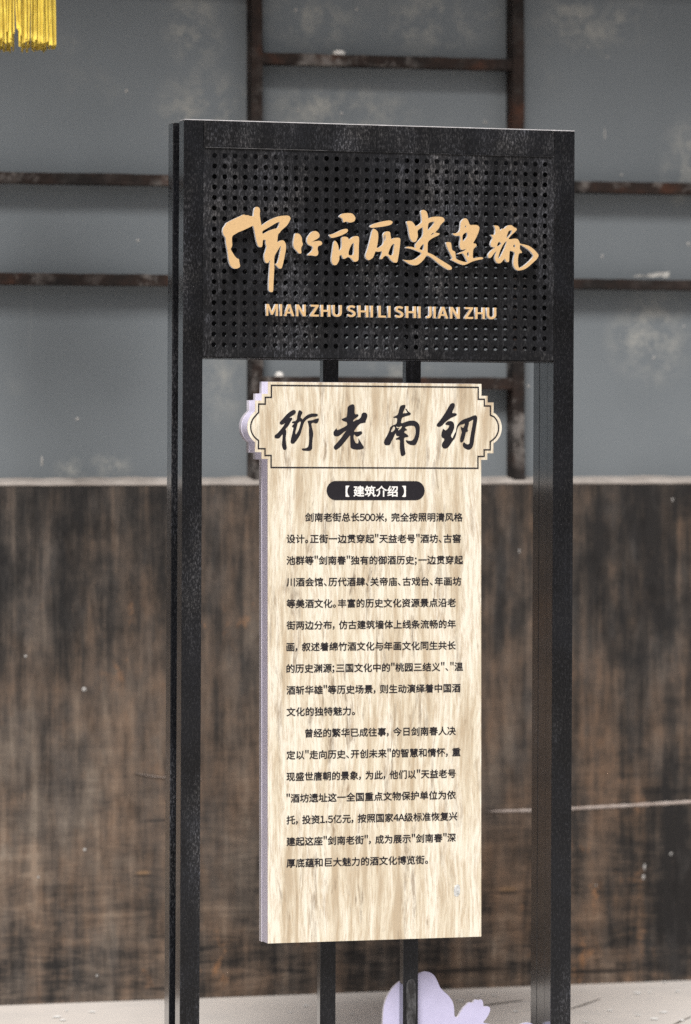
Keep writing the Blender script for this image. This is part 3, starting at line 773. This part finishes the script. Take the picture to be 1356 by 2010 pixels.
def inset(P, d):
    """offset a closed clockwise/ccw loop by d inwards (mitred)."""
    ar = sum(P[i][0] * P[(i + 1) % len(P)][1] - P[(i + 1) % len(P)][0] * P[i][1] for i in range(len(P)))
    sg = 1 if ar > 0 else -1; out = []
    for i in range(len(P)):
        a, b_, c = Vector(P[i - 1]), Vector(P[i]), Vector(P[(i + 1) % len(P)])
        e1 = (b_ - a).normalized(); e2 = (c - b_).normalized()
        n1 = Vector((-e1.y, e1.x)) * sg; n2 = Vector((-e2.y, e2.x)) * sg
        m_ = (n1 + n2); m_ = m_ / max(0.3, m_.dot(n1))
        q = b_ + m_ * d; out.append((q.x, q.y))
    return out
me = fill([inset(OUT, -0.0012)], BT - 0.0505); shift(me, 0, BD + 0.0503, 0); linkmesh('back_board', me, M_EDGE2, board)

PR = BD - 0.0006       # plane of the print
nL = len(LFT) + 13
top = OUT[:nL]; lfb = OUT[nL:nL + 5]; rtb = OUT[nL + 7:nL + 12 + 13 + 6]
zbot = SB(740, 925.2)[1]
outl = [q for q in OUT[:nL + 5]] + [(OUT[nL + 4][0], zbot), (OUT[nL + 7][0], zbot)] + OUT[nL + 7:]
o1 = inset(outl, 0.0067); o2 = inset(outl, 0.0100)
me = fill([o1, o2], 0.0004); shift(me, 0, PR, 0); linkmesh('border_line', me, M_INK, board)

D_, E_, F_ = ((460, 740), 7.533), ((640, 780), 6.78), ((830, 740), 7.976)
INK = [
 (D_, [[(880,482),(905,500),(910,525),(890,550),(850,575),(805,605),(850,600),(858,620),(830,660),(800,720),(755,765),(768,800),(765,850),(757,900),(762,970),(775,1040),(770,1065),(745,1083),(720,1070),(705,1030),(702,980),(710,920),(715,840),(690,870),(670,900),(640,910),(600,905),(590,885),(598,860),(640,830),(690,770),(730,720),(750,675),(720,700),(690,707),(670,690),(668,670),(700,635),(740,590),(780,545),(830,505)],
      [(960,485),(1000,510),(1007,530),(985,570),(980,605),(1003,615),(1000,635),(1040,590),(1090,555),(1140,538),(1225,542),(1235,560),(1225,585),(1150,590),(1090,610),(1040,650),(1020,700),(1000,760),(980,840),(940,910),(890,975),(865,990),(835,980),(828,955),(840,900),(860,820),(875,740),(850,742),(855,715),(890,685),(848,680),(855,660),(900,650),(925,630),(928,580),(940,520)],
      [(935,680),(970,655),(985,660),(970,720),(945,800),(905,855),(900,820),(915,760),(930,700)],
      [(1248,608),(1248,640),(1225,685),(1195,685),(1170,675),(1135,685),(1145,740),(1160,800),(1167,850),(1155,920),(1150,1000),(1150,1065),(1115,1095),(1050,1090),(1010,1088),(992,1065),(1000,1055),(1050,1055),(1085,1040),(1100,1000),(1105,900),(1100,800),(1105,740),(1080,655),(1085,645),(1150,640),(1200,620)]]),
 (E_, [[(350,90),(372,98),(382,130),(378,175),(380,222),(405,225),(428,225),(432,245),(410,265),(370,290),(355,320),(370,320),(400,300),(440,290),(465,260),(475,215),(500,200),(535,207),(550,235),(545,270),(525,315),(528,335),(490,340),(450,350),(410,390),(370,450),(375,458),(420,458),(460,448),(480,460),(478,485),(445,510),(410,525),(385,505),(372,490),(365,520),(372,560),(390,605),(410,615),(430,610),(430,535),(450,580),(480,625),(502,660),(498,682),(450,695),(400,695),(350,687),(325,670),(322,620),(320,550),(322,497),(290,540),(240,600),(190,660),(130,703),(102,680),(102,650),(150,600),(200,540),(240,480),(275,435),(230,465),(190,500),(160,518),(120,518),(98,500),(97,460),(120,430),(140,405),(145,440),(190,420),(240,395),(283,370),(275,325),(240,320),(210,300),(205,290),(240,275),(277,260),(282,190),(285,130),(310,105)]]),
 (E_, [[(1000,105),(1055,97),(1055,130),(1030,180),(1018,215),(1060,208),(1085,205),(1070,180),(1052,155),(1065,148),(1095,190),(1130,210),(1120,235),(1060,250),(1015,265),(1000,300),(995,348),(1050,330),(1110,308),(1190,312),(1235,350),(1247,400),(1245,460),(1235,530),(1210,600),(1185,637),(1120,633),(1085,615),(1058,580),(1065,568),(1100,578),(1140,578),(1170,550),(1190,490),(1192,430),(1178,380),(1120,375),(1060,390),(1045,405),(1075,425),(1078,437),(1045,445),(1038,470),(1060,480),(1095,510),(1095,525),(1040,535),(1035,560),(1040,640),(1050,710),(1058,760),(1015,785),(995,770),(985,720),(980,650),(985,560),(930,565),(925,548),(950,538),(980,515),(940,515),(925,490),(932,465),(915,490),(895,540),(865,590),(850,635),(785,637),(768,605),(775,570),(810,510),(840,450),(850,400),(880,375),(935,355),(945,310),(945,272),(895,272),(892,262),(940,240),(958,220),(970,170),(985,120)],
      [(903,383),(917,398),(916,425),(897,447),(877,464),(863,455),(875,420),(888,395)], [(932,380),(962,398),(1015,376),(1000,410),(965,442),(956,430),(978,405),(942,410)]]),
 (F_, [[(470,405),(498,420),(500,450),(490,485),(470,520),(455,565),(500,565),(530,575),(532,595),(510,610),(450,635),(400,665),(350,705),(310,750),(270,780),(235,780),(215,765),(220,735),(260,690),(310,620),(360,545),(400,470),(430,420)],
      [(345,745),(365,710),(400,690),(440,687),(475,705),(492,750),(490,800),(465,860),(435,920),(462,965),(475,930),(495,890),(520,850),(522,800),(540,750),(580,700),(640,660),(720,635),(790,605),(825,597),(850,620),(850,670),(835,760),(820,850),(805,950),(795,1040),(775,1100),(740,1135),(700,1140),(650,1115),(622,1080),(625,1040),(645,1020),(670,1045),(705,1057),(730,1040),(735,980),(750,890),(770,780),(785,700),(788,663),(760,680),(715,705),(722,730),(705,780),(700,820),(708,840),(695,860),(672,862),(665,900),(650,960),(630,1010),(600,1028),(580,1010),(583,960),(600,900),(610,860),(595,820),(590,770),(605,785),(632,800),(650,760),(660,725),(620,740),(570,755),(545,790),(530,850),(520,900),(500,960),(450,1020),(420,1070),(385,1110),(345,1123),(310,1110),(295,1075),(300,1040),(335,990),(333,962),(300,950),(288,920),(295,870),(315,805),(335,825),(360,838),(390,810),(420,760),(390,752)]]),
]
for (org, sc), loops in INK:
    me = fill(place(org, sc, loops, PR), 0.0004); shift(me, 0, PR, 0)
    linkmesh('brush_character', me, M_INK, board)

# the rounded dark label and the rows of text
pa, pb, pc, pd = SB(640.8, 963)[0], SB(833.2, 963)[0], SB(737, 981.8)[1], SB(737, 944.2)[1]
rr = (pd - pc) / 2; zc = (pd + pc) / 2; lp = []
for i in range(17): a = math.pi / 2 + math.pi * i / 16; lp.append((pa + rr + rr * math.cos(a), zc + rr * math.sin(a)))
for i in range(17): a = -math.pi / 2 + math.pi * i / 16; lp.append((pb - rr + rr * math.cos(a), zc + rr * math.sin(a)))
me = fill([lp], 0.0004); shift(me, 0, PR, 0); linkmesh('heading_pill', me, M_INK, board)

def adv(c):
    if c in '，': return 0.72
    if c in '。': return 0.54
    if c in '、': return 0.52
    if c == '；': return 0.40
    if c == '"': return 0.50
    if c == ' ': return 0.30
    if c in '1.': return 0.55 if c == '1' else 0.30
    if c in '0545': return 0.58
    if c == 'A': return 0.62
    if c in '【】': return 0.75
    return 1.0
def textrow(name, s, ua, ub, vc, em, off, mat, d):
    """one printed row; its inked width runs from column ua to ub, its rows are centred on vc at ua."""
    xa, z0 = SB(ua, vc, d); xb, z_ = SB(ub, vc, d)
    vs, fs = [], []; pen = 0.0; ext = [1e9, -1e9]
    for c in s:
        a = adv(c)
        if c != ' ':
            src = chr(ord(c) + 0xFEE0) if c in '0123456789A."' else c
            co, f = glyph(src)
            X = [q[0] for q in co]; w0, w1 = min(X), max(X)
            if c in '，、。；': dx = pen + 0.05 - w0
            elif c == '【': dx = pen + a - 0.05 - w1
            elif c == '】': dx = pen + 0.05 - w0
            elif a < 1: dx = pen + (a - (w1 - w0)) / 2 - w0
            else: dx = pen
            sy = 1.0
            # heavier weight: the glyph is laid down a few times, a hair apart
            for q_, (ex, ez) in enumerate(((-off, 0), (off, 0), (0, -off), (0, off))):
                k = len(vs)
                for q in co:
                    vs.append((q[0] + dx + ex, -0.00006 * q_, q[1] + ez - 0.38)); ext[0] = min(ext[0], vs[-1][0]); ext[1] = max(ext[1], vs[-1][0])
                fs += [tuple(k + i for i in p) for p in f]
        pen += a
    kx = (xb - xa) / (ext[1] - ext[0])
    vs = [(xa + (x - ext[0]) * kx, d + y, z0 + z * em) for x, y, z in vs]
    o = meshobj(name, vs, fs, mat, board)
    return o
PXM = 9.76 / F
textrow('heading_text', '【 建筑介绍 】', 678.2, 796.6, 964.2, 22.4 * PXM, 0.024, M_WHITE, PR - 0.0006)
ROWS = [
 ('剑南老街总长500米，完全按照明清风格', 598.6, 908), ('设计。正街一边贯穿起"天益老号"酒坊、古窖', 562, 904.4), ('池群等"剑南春"独有的御酒历史；一边贯穿起', 562, 908.8),
 ('川酒会馆、历代酒肆、关帝庙、古戏台、年画坊', 562, 905.4), ('等美酒文化。丰富的历史文化资源景点沿老', 562, 894.6), ('街两边分布，仿古建筑墙体上线条流畅的年', 562, 894.6),
 ('画，叙述着绵竹酒文化与年画文化同生共长', 562, 894.6), ('的历史渊源；三国文化中的"桃园三结义"、"温', 562, 908.8), ('酒斩华雄"等历史场景，则生动演绎着中国酒', 562, 903.8),
 ('文化的独特魅力。', 562, 696.8), ('曾经的繁华已成往事，今日剑南春人决', 599, 894.6), ('定以"走向历史、开创未来"的智慧和情怀，重', 562, 903.8),
 ('现盛世唐朝的景象，为此，他们以"天益老号', 562, 894.6), ('"酒坊遗址这一全国重点文物保护单位为依', 562, 894.6), ('托，投资1.5亿元，按照国家4A级标准恢复兴', 562, 897.6),
 ('建起这座"剑南老街"，成为展示"剑南春"深', 562, 894.6), ('厚底蕴和巨大魅力的酒文化博览街。', 562, 840.2)]
for i, (s, ua, ub) in enumerate(ROWS):
    z = SB(562, 1015.2 + 42.46 * i)[1]
    vv = SIGN.proj(SB(ua, 1200)[0], BD, z)[1]
    textrow('text_row', s, ua, ub, vv, 18.1 * PXM, 0.022, M_INK, PR)

# peeled patch and pale streak low on the board
lp = [(-.007, -.013), (-.008, .004), (-.004, .014), (.006, .015), (.009, .004), (.007, -.010), (.001, -.015)]
sx, sz = SB(896.5, 1748)
me = fill([[(sx + x, sz + z) for x, z in chaikin(lp, 1)]], 0.0004); shift(me, 0, PR, 0)
linkmesh('peeled_patch', me, mat_noisy('peeled_paper', (0.30, 0.31, 0.30), (0.72, 0.74, 0.74), 90), board)

# ------------------------------------------------------------------ lilac cut-out board behind the inner posts
CD = IE + 0.003
cut = [(55,1020),(48,700),(47,551),(50,470),(60,390),(90,310),(140,238),(190,195),(240,175),(290,160),(345,133),(375,117),(405,113),(445,122),(480,150),(505,200),(525,250),(560,285),(600,320),(630,365),(642,420),(642,490),(672,497),(690,460),(715,420),(740,398),(757,377),(775,370),(797,378),(808,355),(825,347),(850,356),(866,345),(880,360),(885,410),(910,403),(935,408),(943,435),(925,480),(900,515),(880,538),(905,548),(990,562),(1100,572),(1170,566),(1210,548),(1250,538),(1290,546),(1330,600),(1350,700),(1345,1020)]
P = [S(u, v, CD) for u, v in px((740, 1880), 4.2375, cut)]
P = chaikin(P, 2, 0.2)
zmin = 0.001
P = [(x, max(z, zmin)) for x, z in P]
ci = empty('cutout_board', SIGN.M)
tag(ci, 'pale lilac flower-shaped cut-out board standing on the paving behind the sign', 'cut-out')
me = fill([P], 0.010); shift(me, 0, CD, 0)
linkmesh('cutout_face', me, [M_LILAC, M_EDGE2], ci, midx=front_side(me))
a = S(800, 2100, CD)[0]
box('foot', a, a + .04, CD + .0105, CD + .13, 0.0, 0.02, M_POST, ci)
box('foot', a + .12, a + .16, CD + .0105, CD + .13, 0.0, 0.02, M_POST, ci)

# ------------------------------------------------------------------ yellow fringe hanging at the top left
random.seed(21)
TY = 10.38
tpx = TY / F
tcx = (25 - CX) * tpx
zend = HC - (95 - HV) * tpx
tas = empty('lantern_tassel', Matrix.Translation((tcx, TY, zend + 0.30)))
tag(tas, 'bright yellow silk fringe hanging in the top left corner', 'tassel')
TR = 0.112; TOPZ = 0.0
def strand_geom(x, y, zl, zu, r, sway, bend, flat=1.0):
    vs, fs = [], []; n1, n2 = 12, 7
    for i in range(n1 + 1):
        t = i / n1; z = zu + (zl - zu) * t
        ox = x + sway * t + bend * math.sin(t * 5 + x * 90); oy = y + bend * .5 * math.cos(t * 4 + x * 70)
        rr_ = r * (0.85 + 0.25 * math.sin(t * 7 + x * 200)) * (1.12 if i == n1 else 1)
        for j in range(n2):
            a = 2 * math.pi * j / n2
            vs.append((ox + rr_ * math.cos(a), oy + rr_ * flat * math.sin(a), z))
    for i in range(n1):
        for j in range(n2):
            k = i * n2; fs.append((k + j, k + (j + 1) % n2, k + n2 + (j + 1) % n2, k + n2 + j))
    fs.append(tuple(range(n2))); fs.append(tuple(n1 * n2 + j for j in range(n2 - 1, -1, -1)))
    return vs, fs
zend_l = -0.30
def pxx(u): return (u - CX) * tpx - tcx
for (u, vend, wpx_, sway) in [(107, 93, 9.5, 3), (100, 94, 8, 2), (88, 91, 6.5, 2), (82, 90, 7, 3), (74, 88, 6, -1), (62, 86, 6, 0), (55, 87, 6.5, 2), (46, 78, 5.5, 0), (43, 88, 5, 1),
                        (27, 82, 6.5, 0), (22, 69, 5.5, -1), (15, 94, 4.5, 5), (8, 82, 5, 3), (2, 90, 6, -1), (-5, 88, 7, 1), (-13, 92, 6, -1), (-22, 89, 7, 0), (-31, 93, 6, 2), (-39, 88, 7, -2), (-48, 91, 7, -2), (-57, 90, 8, -1),
                        (36, 67, 5, 14), (95, 88, 7, 0), (67, 84, 4, 1), (33, 74, 5, 1)]:
    x = pxx(u) - sway * tpx * 0.6; yy = -math.sqrt(max(0, TR**2 - x * x)) * random.uniform(.88, 1.0)
    vs, fs = [], []
    for q in range(max(3, int(wpx_ * 0.9))):
        a = random.uniform(0, 6.28); ro = wpx_ * tpx * 0.36 * math.sqrt(random.random())
        v1, f1 = strand_geom(x + ro * math.cos(a), yy + ro * math.sin(a), zend_l + (95 - vend + random.uniform(-2, 4)) * tpx, TOPZ, random.uniform(.9, 1.5) * tpx, (sway + random.uniform(-1, 1)) * tpx, random.uniform(.0003, .0012))
        k = len(vs); vs += v1; fs += [tuple(k + i for i in f) for f in f1]
    meshobj('strand', vs, fs, M_THREAD, tas, smooth=True)
vs, fs = [], []
for _ in range(230):
    a = random.uniform(0, 2 * math.pi); r_ = TR * math.sqrt(random.uniform(.35, 1))
    v1, f1 = strand_geom(r_ * math.cos(a) * .96, r_ * math.sin(a) * .9, zend_l + random.uniform(-.004, .012), TOPZ, random.uniform(.0016, .0032), random.uniform(-.004, .004), .001)
    k = len(vs); vs += v1; fs += [tuple(k + i for i in f) for f in f1]
o = meshobj('thread_bundle', vs, fs, M_THREAD, tas, smooth=True); tag(o, kind='stuff')
# cap ring and cord the fringe hangs from
def disc(name, z0, z1, r0, r1, mat, par):
    vs, fs = [], []; n_ = 40
    for z, r in ((z0, r0), (z1, r1)):
        for j in range(n_): vs.append((r * math.cos(2 * math.pi * j / n_), r * math.sin(2 * math.pi * j / n_), z))
    for j in range(n_): fs.append((j, (j + 1) % n_, n_ + (j + 1) % n_, n_ + j))
    fs.append(tuple(range(n_ - 1, -1, -1))); fs.append(tuple(range(n_, 2 * n_)))
    meshobj(name, vs, fs, mat, par)
M_BRASS = simple('gilt_cap', (0.55, 0.36, 0.10), 0.35, 0.6)
disc('fringe_band', -0.002, 0.03, TR * 1.02, TR * 1.02, M_THREAD, tas)
disc('cap', 0.031, 0.055, TR * 1.05, TR * .4, M_BRASS, tas)
disc('cord', 0.056, 1.6, .006, .006, M_THREAD, tas)
